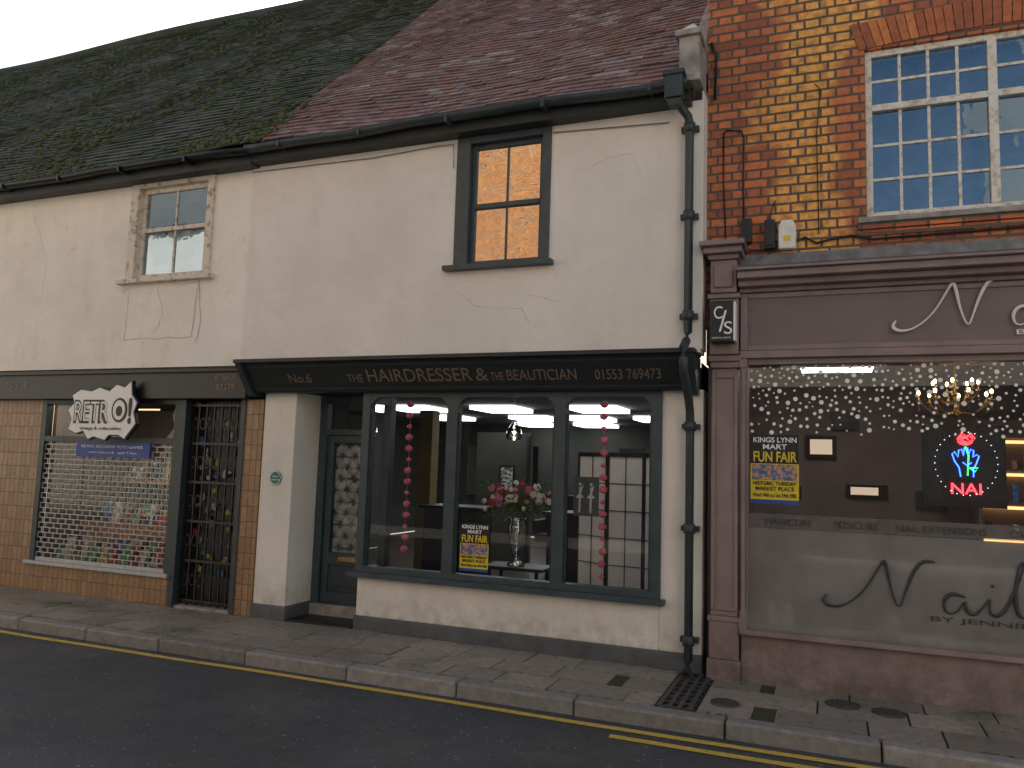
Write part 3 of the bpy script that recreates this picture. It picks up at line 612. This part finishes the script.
out=[(-7.72,1.79),(-7.60,1.75),(-7.50,1.78),(-7.42,1.69),(-7.34,1.72),(-7.18,1.685),(-7.12,1.74),(-6.98,1.74),(-6.90,1.70),(-6.83,1.78),(-6.76,1.86),(-6.80,1.98),(-6.76,2.08),(-6.84,2.16),(-6.86,2.30),(-6.94,2.24),(-7.06,2.27),(-7.16,2.20),(-7.30,2.24),(-7.42,2.20),(-7.58,2.22),(-7.70,2.16),(-7.66,2.08),(-7.74,2.00),(-7.68,1.90)]
cx,cz=-7.25,1.97
b=B();b.prism([(cx+(x-cx)*1.03,cz+(z-cz)*1.05) for x,z in out],-.20,-.165);b.obj('outline',m_black,sb)
b=B();b.prism(out,-.212,-.201);b.obj('bubble',m_whitev,sb)
text('RETR',-7.66,-.216,1.87,.24,m_blackv,sb,.50,offset=.014);text('RETR',-7.655,-.220,1.88,.225,m_whitev,sb,.49,offset=-.003)
b=B();b.prism([(-6.99+.11*math.cos(t),2.0+.13*math.sin(t)) for t in [2*math.pi*i/24 for i in range(24)]],-.218,-.213);b.obj('o_outer',m_blackv,sb)
b=B();b.prism([(-6.99+.085*math.cos(t),2.0+.105*math.sin(t)) for t in [2*math.pi*i/24 for i in range(24)]],-.222,-.219);b.obj('o_ring',m_whitev,sb)
b=B();b.prism([(-6.985+.045*math.cos(t),1.99+.055*math.sin(t)) for t in [2*math.pi*i/24 for i in range(24)]],-.226,-.223);b.obj('o_pupil',m_blackv,sb)
text('!',-6.875,-.216,1.87,.26,m_blackv,sb,.05,offset=.014);text('vintage & collectables',-7.55,-.216,1.79,.035,m_blackv,sb,.6)
b=B();b.box(-7.5,-7.45,-.165,-.12,2.14,2.18);b.box(-7.05,-7.0,-.165,-.12,2.14,2.18);b.obj('fixings',m_black,sb)

# ================================================================== NAIL SALON BUILDING
nb=empty('nail_salon_building')
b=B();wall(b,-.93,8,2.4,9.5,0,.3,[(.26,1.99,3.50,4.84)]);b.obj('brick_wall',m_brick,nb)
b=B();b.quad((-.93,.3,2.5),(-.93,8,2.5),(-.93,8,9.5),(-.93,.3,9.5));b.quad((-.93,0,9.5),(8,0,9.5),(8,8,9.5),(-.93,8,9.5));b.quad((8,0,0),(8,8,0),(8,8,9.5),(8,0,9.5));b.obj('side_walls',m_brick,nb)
b=B();n=30
for i in range(n):
    t0=i/n;t1=(i+1)/n
    def A(t,r):
        x=.22+1.81*t;cam=.045*(1-(2*t-1)**2);lean=(t-.5)*.14*r
        return (x+lean,4.842+cam*(1 if r<.5 else 1)+.215*r)
    g=.004
    p0=A(t0,0);p1=A(t1,0);p2=A(t1,1);p3=A(t0,1)
    b.prism([(p0[0]+g,p0[1]),(p1[0]-g,p1[1]),(p2[0]-g,p2[1]),(p3[0]+g,p3[1])],-.012,.05)
b.obj('brick_arch',tilemat('arch_bricks',[(.60,.18,.075),(.36,.12,.065),(.74,.26,.09)],None),nb)
b=B();b.box(.2,2.05,-.05,.1,3.455,3.498);b.obj('window_sill',m_stone,nb,.005)
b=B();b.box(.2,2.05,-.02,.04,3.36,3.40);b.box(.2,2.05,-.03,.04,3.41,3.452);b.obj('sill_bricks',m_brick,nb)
w=empty('multi_pane_window',nb)
b=B()
b.box(.262,.31,.03,.12,3.50,4.838);b.box(1.94,1.988,.03,.12,3.50,4.838);b.box(.31,1.94,.032,.12,4.79,4.838);b.box(.31,1.94,.032,.12,3.50,3.55)
b.box(1.09,1.15,.025,.11,3.55,4.79);b.box(.31,1.09,.022,.10,4.35,4.40);b.box(1.15,1.94,.022,.10,4.35,4.40)
for s0,s1 in ((.31,1.09),(1.15,1.94)):
    for i in range(1,4): x=s0+(s1-s0)*i/4;b.box(x-.011,x+.011,.045,.075,3.55,4.35);b.box(x-.011,x+.011,.045,.075,4.40,4.79)
    for z in (3.81,4.08): b.box(s0,s1,.048,.072,z-.011,z+.011)
    b.box(s0,s1,.048,.072,4.595-.011,4.595+.011)
b.obj('frame',m_wood2,w,.003)
b=B()
zs=[3.55,3.81,4.08,4.36,4.595,4.80]
for s0,s1 in ((.31,1.09),(1.15,1.94)):
    for i in range(4):
        for j in range(5):
            xa=s0+(s1-s0)*i/4;xb=s0+(s1-s0)*(i+1)/4;t=random.uniform(-.003,.003);u=random.uniform(-.003,.003)
            b.quad((xa,.06+t,zs[j]),(xb,.06-t,zs[j]),(xb,.06-t+u,zs[j+1]),(xa,.06+t+u,zs[j+1]))
b.obj('panes',m_glass_b,w)
b=B();b.box(.27,1.98,.25,.26,3.5,4.84);b.obj('blind',M('blind_grey',(.05,.08,.12),(.14,.20,.26),3),w)
b=B()
b.box(-.66,3.2,-.09,.05,2.49,2.94);b.obj('fascia_board',m_mauved,nb,.004)
b=B();b.box(-.66,3.2,-.12,.05,2.43,2.488);b.box(-.66,3.2,-.14,.05,2.942,2.975);b.box(-.66,3.2,-.22,.05,2.976,3.02);b.box(-.66,3.2,-.30,.05,3.021,3.075);b.box(-.66,3.2,-.335,.05,3.076,3.10)
b.box(-.655,-.60,-.115,-.091,2.49,2.94);b.box(-.60,3.2,-.105,-.091,2.90,2.94);b.box(-.60,3.2,-.105,-.091,2.49,2.53)
b.obj('cornice',m_mauve,nb,.006)
b=B();b.add([(-.66,-.335,3.101),(3.2,-.335,3.101),(3.2,-.01,3.19),(-.66,-.01,3.19)],[(0,1,2,3)]);b.box(-.9,3.2,-.012,-.002,3.18,3.27);b.obj('flashing',m_lead,nb)
b=B()
b.box(-.90,-.65,-.11,.05,-.02,.14);b.box(-.885,-.665,-.095,.05,.14,.42);b.box(-.895,-.655,-.105,.05,.42,.46)
b.box(-.875,-.675,-.075,.05,.46,2.36);b.box(-.875,-.845,-.09,-.074,.50,2.32);b.box(-.705,-.675,-.09,-.074,.50,2.32);b.box(-.845,-.705,-.089,-.074,2.28,2.32);b.box(-.845,-.705,-.089,-.074,.50,.54)
b.box(-.885,-.665,-.10,.05,2.36,2.41);b.box(-.90,-.65,-.12,.05,2.41,2.46)
b.box(-.885,-.665,-.15,.05,2.46,2.90);b.box(-.90,-.65,-.17,.05,2.90,2.94)
b.box(-.875,-.675,-.19,.05,2.94,3.20);b.box(-.845,-.705,-.21,-.19,2.98,3.16);b.box(-.89,-.66,-.22,.05,3.20,3.24);b.box(-.92,-.63,-.27,.05,3.24,3.29);b.box(-.945,-.605,-.32,.05,3.29,3.33)
b.obj('pilaster',m_mauve,nb,.008)
b=B()
b.lathe([(.028,.46),(.028,.5),(.018,.53),(.018,2.2),(.028,2.24),(.018,2.28),(.03,2.33),(.03,2.36)],-.635,-.075,12)
b.box(-.665,-.605,-.11,-.03,.38,.46);b.box(-.665,-.605,-.11,-.03,2.36,2.43)
b.box(-.62,-.60,-.06,.02,.40,2.43);b.box(3.1,3.2,-.1,.02,0,2.43);b.box(-.60,3.1,-.07,.02,2.385,2.43)
b.box(-.66,3.2,-.12,.05,.345,.382);b.obj('window_surround',m_mauve,nb,.004)
b=B();b.box(-.65,3.2,-.06,.05,-.02,.344);b.box(-.65,3.2,-.075,-.061,-.02,.10);b.obj('stallriser',m_mauve,nb,.004)
b=B();b.quad((-.6,-.02,.38),(3.1,-.02,.38),(3.1,-.02,2.39),(-.6,-.02,2.39));b.obj('glass',m_glass_n,nb)
b=B();b.quad((-.6,-.026,.38),(3.1,-.026,.38),(3.1,-.026,1.135),(-.6,-.026,1.135));b.obj('frosted_film',m_frost,nb)
b=B();b.quad((-.6,-.026,1.14),(3.1,-.026,1.14),(3.1,-.026,1.245),(-.6,-.026,1.245));b.obj('frosted_band',m_frost2,nb)
for s_,xa,xb in (('MANICURE',-.48,-.15),('PEDICURE',.0,.30),('NAIL EXTENSIONS',.42,.98),('OVERLAYS',1.12,1.45)): text(s_,xa,-.031,1.165,.05,m_greyv,nb,xb-xa,name='window_lettering')
text('4',-.575,-.112,2.80,.05,m_gold,nb,name='house_number')
b=B()
random.seed(11)
placed=[]
for i in range(5000):
    x=random.uniform(-.58,3.0);u=random.random();z=2.375-.52*u
    if u>.5 and random.random()<(u-.25): continue
    r=random.choice((.007,.009,.009,.012,.013,.017))
    if any(abs(x-a)<.07 and (x-a)**2+(z-c_)**2<(r+q+.014)**2 for a,c_,q in placed): continue
    placed.append((x,z,r));b.disc(x,-.027,z,r,12)
    if len(placed)>600: break
b.obj('snow_dot_decals',m_whitev,nb)
poster(-.585,-.235,1.32,1.845,-.03)
strokes=[[(.03,0),(0,-.03),(.04,-.07),(.13,-.06),(.24,.03),(.32,.17),(.36,.245),(.375,.20),(.40,.05),(.44,-.06),(.47,.03),(.52,.18),(.58,.26),(.64,.245)],
[(.80,.05),(.74,.08),(.68,.03),(.69,-.05),(.75,-.05),(.80,.04),(.80,-.02),(.84,-.055),(.89,0),(.93,.07),(.92,-.03),(.96,-.05),(1.01,.0),(1.09,.20),(1.11,.28),(1.08,.27),(1.055,.1),(1.06,-.02),(1.10,-.05),(1.16,.02),(1.21,.09),(1.24,.02),(1.21,-.05),(1.14,-.03)],[(.935,.125),(.945,.13)]]
def script(name,ox,oz,y,sc,mat,parent,r):
    for st in strokes:
        c=bpy.data.curves.new('script_stroke','CURVE');c.dimensions='3D';c.bevel_depth=r;c.bevel_resolution=2;c.materials.append(mat)
        sp=c.splines.new('NURBS');sp.points.add(len(st)-1);sp.use_endpoint_u=True;sp.order_u=3;sp.resolution_u=8
        for i,(x,z) in enumerate(st): sp.points[i].co=(ox+x*sc,y,oz+z*sc,1);sp.points[i].radius=1.4 if i%5 in(1,2) else .7
        o=bpy.data.objects.new('script_stroke',c);S.collection.objects.link(o);o.parent=parent
ns=empty('nail_salon_sign');script('s',.405,2.68,-.118,1.12,m_silver,ns,.0095);text('BY JEN',1.18,-.112,2.56,.035,m_silver,ns,.35)
ns=empty('window_script_decal');script('s',-.08,.68,-.038,1.16,m_greyv,ns,.009);text('BY JENNIFER',.62,-.032,.56,.035,m_greyv,ns,.75)
cs=empty('projecting_box_sign');b=B();b.box(-.865,-.69,-.27,-.151,2.54,2.86);b.obj('box',m_black,cs,.006);b=B();b.box(-.69,-.675,-.265,-.155,2.55,2.85);b.obj('side',m_whitev,cs)
text('C',-.84,-.274,2.72,.10,m_whitev,cs,.065);text('/',-.80,-.274,2.62,.17,m_whitev,cs,.06);text('S',-.765,-.274,2.60,.10,m_whitev,cs,.06);text('COMMERCIAL SERVICES',-.85,-.274,2.565,.012,m_whitev,cs,.14)
b=B();b.box(-.655,-.575,-.07,-.001,3.36,3.56);b.obj('junction_box',m_black,None,.008)
b=B();b.box(-.48,-.40,-.08,-.001,3.30,3.53);b.box(-.47,-.41,-.09,-.08,3.32,3.51);b.obj('junction_box',m_black,None,.008)
ab=empty('alarm_box');b=B();b.prism([(-.375,3.29),(-.245,3.29),(-.245,3.47),(-.27,3.52),(-.35,3.52),(-.375,3.47)],-.075,-.001);b.obj('case',m_whitep,ab,.012);b=B();b.box(-.335,-.285,-.08,-.074,3.35,3.39);b.obj('label',m_yellowp,ab)
cb=empty('wall_cables',nb);b=B()
b.tube([(-.80,-.01,4.30),(-.78,-.012,4.33),(-.66,-.012,4.31),(-.64,-.012,4.25),(-.645,-.012,3.9),(-.64,-.012,3.56)],.007,6)
b.tube([(-.80,-.01,4.30),(-.80,-.012,3.9),(-.78,-.012,3.42)],.006,6)
b.tube([(-.62,-.03,3.36),(-.6,-.03,3.31),(-.5,-.03,3.30),(-.44,-.03,3.30)],.006,6)
b.tube([(-.25,-.03,3.35),(-.18,-.03,3.38),(-.1,-.02,3.33),(0,-.02,3.35),(.15,-.02,3.37),(.3,-.02,3.33),(2,-.02,3.35)],.009,6)
b.tube([(-.44,-.03,3.53),(-.43,-.02,3.60),(-.40,-.012,3.7)],.005,6)
b.tube([(-.1,-.012,4.62),(-.06,-.012,4.57),(-.09,-.012,4.2),(-.08,-.012,3.4)],.004,6)
b.tube([(-.90,-.02,5.1),(-.86,-.02,4.98),(-.87,-.02,4.6)],.012,6)
b.obj('cable',m_black,cb)
b=B();b.tube([(-5.42,-.23,4.42),(-4,-.23,4.40),(-3.3,-.232,4.43),(-3.15,-.24,4.42),(-3.14,-.24,4.2)],.005,5);b.tube([(-1.2,-.235,4.36),(-1.6,-.235,4.38),(-2.2,-.235,4.41)],.005,5);b.obj('facade_cable',m_plastic,hb)
ni=empty('nail_salon_interior',nb)
b=B();b.quad((-.92,4,.05),(3.5,4,.05),(3.5,4,2.7),(-.92,4,2.7));b.quad((-.92,.05,.05),(-.92,4,.05),(-.92,4,2.7),(-.92,.05,2.7));b.quad((3.5,.05,.05),(3.5,4,.05),(3.5,4,2.7),(3.5,.05,2.7));b.obj('walls',m_taupe,ni)
b=B();b.quad((-.92,.06,2.7),(3.5,.06,2.7),(3.5,4,2.7),(-.92,4,2.7));b.obj('ceiling',m_taupe,ni)
b=B();b.quad((-.92,.06,.06),(3.5,.06,.06),(3.5,4,.06),(-.92,4,.06));b.obj('floor',m_floor,ni)
b=B();b.box(-.3,.4,2.2,2.8,2.66,2.69);b.box(2,2.6,1.2,1.8,2.66,2.69);b.obj('ceiling_lights',emis('salon_lamp',(1,.90,.83),6),ni)
b=B()
for x,z,w_,h_ in ((-.3,1.75,.35,.28),(.15,1.3,.45,.15),(.9,1.2,.3,.2),(-.55,1.25,.2,.15),(.0,2.1,.3,.22)): b.box(x,x+w_,3.95,3.99,z,z+h_)
b.obj('dark_frames',m_black,ni)
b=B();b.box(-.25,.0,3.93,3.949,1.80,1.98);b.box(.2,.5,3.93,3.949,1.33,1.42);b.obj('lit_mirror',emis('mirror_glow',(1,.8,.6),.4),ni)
b=B();b.box(-.3,2.8,1.2,1.7,.75,.79);b.box(-.25,-.2,1.25,1.65,.06,.75);b.box(2.7,2.75,1.25,1.65,.06,.75);b.box(.3,.7,1.3,1.6,.06,.75);b.obj('manicure_desk',m_desk,ni,.005)
b=B()
for x in (-.45,-.33): b.lathe([(.001,.40),(.045,.40),(.05,.42),(.05,.5),(.03,.53),(.03,.56),(.001,.56)],x,.1,14)
b.lathe([(.001,.40),(.05,.40),(.06,.52),(.055,.55),(.001,.55)],.38,.1,14);b.obj('window_sill_jars',m_whitep,ni)
b=B();b.box(-.6,3.1,.0,.25,.34,.40);b.obj('inner_sill',m_desk,ni)
sh=empty('lit_shelf_unit',ni);b=B();b.box(1.45,2.6,3.5,3.52,.2,2.2)
for z in (.6,.95,1.3,1.65,2.0): b.box(1.45,2.6,3.2,3.5,z,z+.03)
b.box(1.42,1.45,3.2,3.52,.2,2.2);b.obj('shelves',m_taupe,sh)
b=B();b2=B();
for z in (.63,.98,1.33,1.68):
    b.box(1.5,2.55,3.45,3.48,z+.27,z+.30)
    for i in range(9): x=1.5+i*.12;b2.cur=random.randrange(8);b2.box(x,x+.05,3.25,3.32,z,z+random.uniform(.08,.2))
b.obj('shelf_strip_lights',m_warm,sh);b2.obj('bottles',cm,sh)
ch=empty('chandelier');cx,cy,cz=.947,1.0,2.20
b=B();b.tube([(cx,cy,2.7),(cx,cy,cz-.12)],.008,8);b.ball((cx,cy,cz-.12),.03,8);b.ball((cx,cy,cz+.05),.025,8)
bb=B()
for k in range(14):
    a=2*math.pi*k/14;R_=.27 if k%2 else .17;dz=0 if k%2 else .09
    b.tube([(cx+R_*t*math.cos(a),cy+R_*t*math.sin(a),cz-.08+dz-.07*math.sin(t*math.pi)+.07*t) for t in (0,.2,.4,.6,.8,1)],.005,5)
    px,py,pz=cx+R_*math.cos(a),cy+R_*math.sin(a),cz+dz
    b.lathe([(.018,pz-.01),(.02,pz),(.006,pz+.0),(.006,pz+.05)],px,py,8);bb.ball((px,py,pz+.06),.012,6,(1,1,1.6))
    for q in range(4): b.ball((px,py,pz-.03-q*.018),.006,5)
b.obj('arms',m_brass,ch);bb.obj('bulbs',m_bulb,ch)
ne=empty('neon_rose_sign');nx,nz,ny=.95,1.70,.5
b=B();b.box(nx-.30,nx+.26,ny,ny+.02,nz-.36,nz+.26);b.obj('backboard',m_black,ne,.004)
b=B()
for k in range(3):
    rr=.018+.014*k;b.tube([(nx-.01+rr*math.cos(t)*1.1,ny-.02,nz+.15+rr*.8*math.sin(t)) for t in [2*math.pi*i/12+k for i in range(11)]],.005,6)
b.tube([(nx-.06,ny-.02,nz+.16),(nx-.03,ny-.02,nz+.20),(nx,ny-.02,nz+.175),(nx+.03,ny-.02,nz+.20),(nx+.055,ny-.02,nz+.16)],.005,6)
b.obj('rose',m_red,ne)
b=B()
hand=[(-.045,-.13),(-.055,-.06),(-.085,-.01),(-.10,.04),(-.085,.06),(-.06,.02),(-.055,.07),(-.035,.08),(-.025,.03),(-.015,.09),(.005,.09),(.01,.03),(.025,.08),(.045,.07),(.04,.02),(.065,.04),(.08,.03),(.06,-.03),(.04,-.07),(.04,-.13)]
b.tube([(nx+u,ny-.02,nz+v) for u,v in hand],.005,6)
b.tube([(nx-.03,ny-.02,nz-.02),(nx,ny-.02,nz-.045),(nx+.03,ny-.02,nz-.02)],.004,6)
b.obj('hand',m_bluen,ne)
b=B();b.tube([(nx-.01,ny-.025,nz+.10),(nx+.01,ny-.025,nz+.03),(nx,ny-.025,nz-.12)],.005,6);b.tube([(nx+.01,ny-.025,nz-.06),(nx+.05,ny-.025,nz-.09),(nx+.07,ny-.025,nz-.06),(nx+.02,ny-.025,nz-.06)],.004,6);b.obj('stem',m_greenn,ne)
text('NAI',nx-.12,ny-.02,nz-.26,.085,m_red,ne,.2,ext=.004)
b=B()
for k in range(30):
    a=2*math.pi*k/30;b.ball((nx-.01+.21*math.cos(a),ny-.03,nz-.03+.24*math.sin(a)),.0035,5)
b.obj('fairy_lights',m_dotl,ne)

# ================================================================== OPPOSITE SIDE (seen in reflections, heights raised to bounce sun)
m_reflectdark=M('dark_reflection_paint',(.05,.055,.06),(.03,.035,.04),3,.6)
def added_dark_front(par,xa,xb,h=3.35):  # dark storey added out of view to darken reflections in the shop glass
    b=B();b.box(xa,xb,-10.6,-10.48,-.1,h);b.box(xa,xb,-10.48,-10.36,h-.5,h-.08);b.obj('dark_reflection_front',m_reflectdark,par)
    b=B();x=xa+.3
    while x+1.9<xb: b.box(x,x+1.8,-10.48,-10.47,.5,h-.7);x+=2.4
    b.obj('dark_reflection_panes',m_black,par)
ob=empty('brick_building')
EX=-5.75
b=B();b.box(-13,EX,-18,-10.6,-.1,12.8);b.obj('walls',m_brick_opp,ob)
b=B();z=3.4
while z<12.6: L=.42 if int(z/.3)%2 else .28;b.box(EX-L,EX+.05,-11,-10.57,z,z+.29);z+=.3
b.box(-13.1,EX+.1,-18,-10.5,12.8,13.0);b.obj('quoins',M('pale_stone',(.7,.62,.48),bs=.3),ob)
b=B()
for x in (-12,-9.9):
    for z in (4.6,7.6): b.box(x,x+1.1,-10.6,-10.56,z,z+1.8)
b.obj('window_frames',m_whitev,ob)
b=B()
for x in (-12,-9.9):
    for z in (4.6,7.6):
        for i in range(2):
            for j in range(2): b.box(x+.06+i*.51,x+.53+i*.51,-10.56,-10.55,z+.06+j*.87,z+.87+j*.87)
b.obj('window_panes',m_black,ob)
added_dark_front(ob,-13,EX)
m_opp=stucco('pale_bounce_render',(.92,.88,.80),(.75,.7,.62),(.75,.62,.5),.15,.25)
m_bounce_roof=M('pale_bounce_roof',(.36,.32,.29))
for xa,xb,h in ((-5.6,4.2,5.4),(4.3,16,13),(-15.6,-13.15,13),(-20.5,-15.65,7.9),(-45,-20.6,13)):  # out of view; tall pale ones shaped to bounce sunlight onto the facade
    o_=empty('rendered_bounce_block');b=B();b.box(xa,xb,-17,-10.6,-.1,h);b.obj('walls',m_opp,o_)
    b=B();b.add([(xa,-10.4,h),(xb,-10.4,h),(xb,-13.8,h+1.0),(xa,-13.8,h+1.0),(xb,-17.2,h),(xa,-17.2,h)],[(1,0,3,2),(2,3,5,4),(0,5,3),(1,2,4)]);b.obj('bounce_roof',m_bounce_roof,o_)
    b=B();k=B();x=xa+.8
    while x+1.0<xb:
        for z,hh in ((3.75,1.1),):
            b.box(x,x+.9,-10.6,-10.56,z,z+hh);k.box(x+.06,x+.42,-10.56,-10.55,z+.07,z+hh-.07);k.box(x+.48,x+.84,-10.56,-10.55,z+.07,z+hh-.07)
        x+=2.9
    b.obj('window_frames',m_whitev,o_);k.obj('window_panes',m_black,o_)
    if xa>-13 and xa<4: added_dark_front(o_,xa,xb,3.3)

# ================================================================== LIGHT / SKY / CAMERA
EL,AZ=40,-28
w=bpy.data.worlds.new("World");S.world=w;w.use_nodes=True;nt=w.node_tree
s=nt.nodes.new('ShaderNodeTexSky');s.sky_type='NISHITA';s.sun_disc=False;s.sun_elevation=math.radians(EL);s.sun_rotation=math.radians(AZ);s.dust_density=3;s.air_density=1.5
nt.links.new(s.outputs[0],nt.nodes['Background'].inputs[0]);nt.nodes['Background'].inputs[1].default_value=.15
l=bpy.data.lights.new('sun','SUN');l.energy=5;l.angle=math.radians(.5);l.color=(1,.93,.82);lo=bpy.data.objects.new('sun',l);S.collection.objects.link(lo)
e=math.radians(EL);az=math.radians(AZ);lo.rotation_euler=Vector((math.sin(az)*math.cos(e),math.cos(az)*math.cos(e),math.sin(e))).to_track_quat('Z','Y').to_euler()
a,t,r=map(math.radians,(22.099,5.858,1.804))
F=Vector((-math.sin(a)*math.cos(t),math.cos(a)*math.cos(t),math.sin(t)));R0=Vector((math.cos(a),math.sin(a),0));U0=R0.cross(F)
R=math.cos(r)*R0+math.sin(r)*U0;U=-math.sin(r)*R0+math.cos(r)*U0
cam=bpy.data.cameras.new('camera');co=bpy.data.objects.new('camera',cam);S.collection.objects.link(co);S.camera=co
cam.sensor_width=36;cam.lens=791.7/1024*36;cam.clip_end=500;cam.clip_start=.05
co.matrix_world=Matrix(((R[0],U[0],-F[0],0),(R[1],U[1],-F[1],-6.416),(R[2],U[2],-F[2],1.55),(0,0,0,1)))
S.view_settings.view_transform='Standard';S.view_settings.look='None';S.view_settings.exposure=0
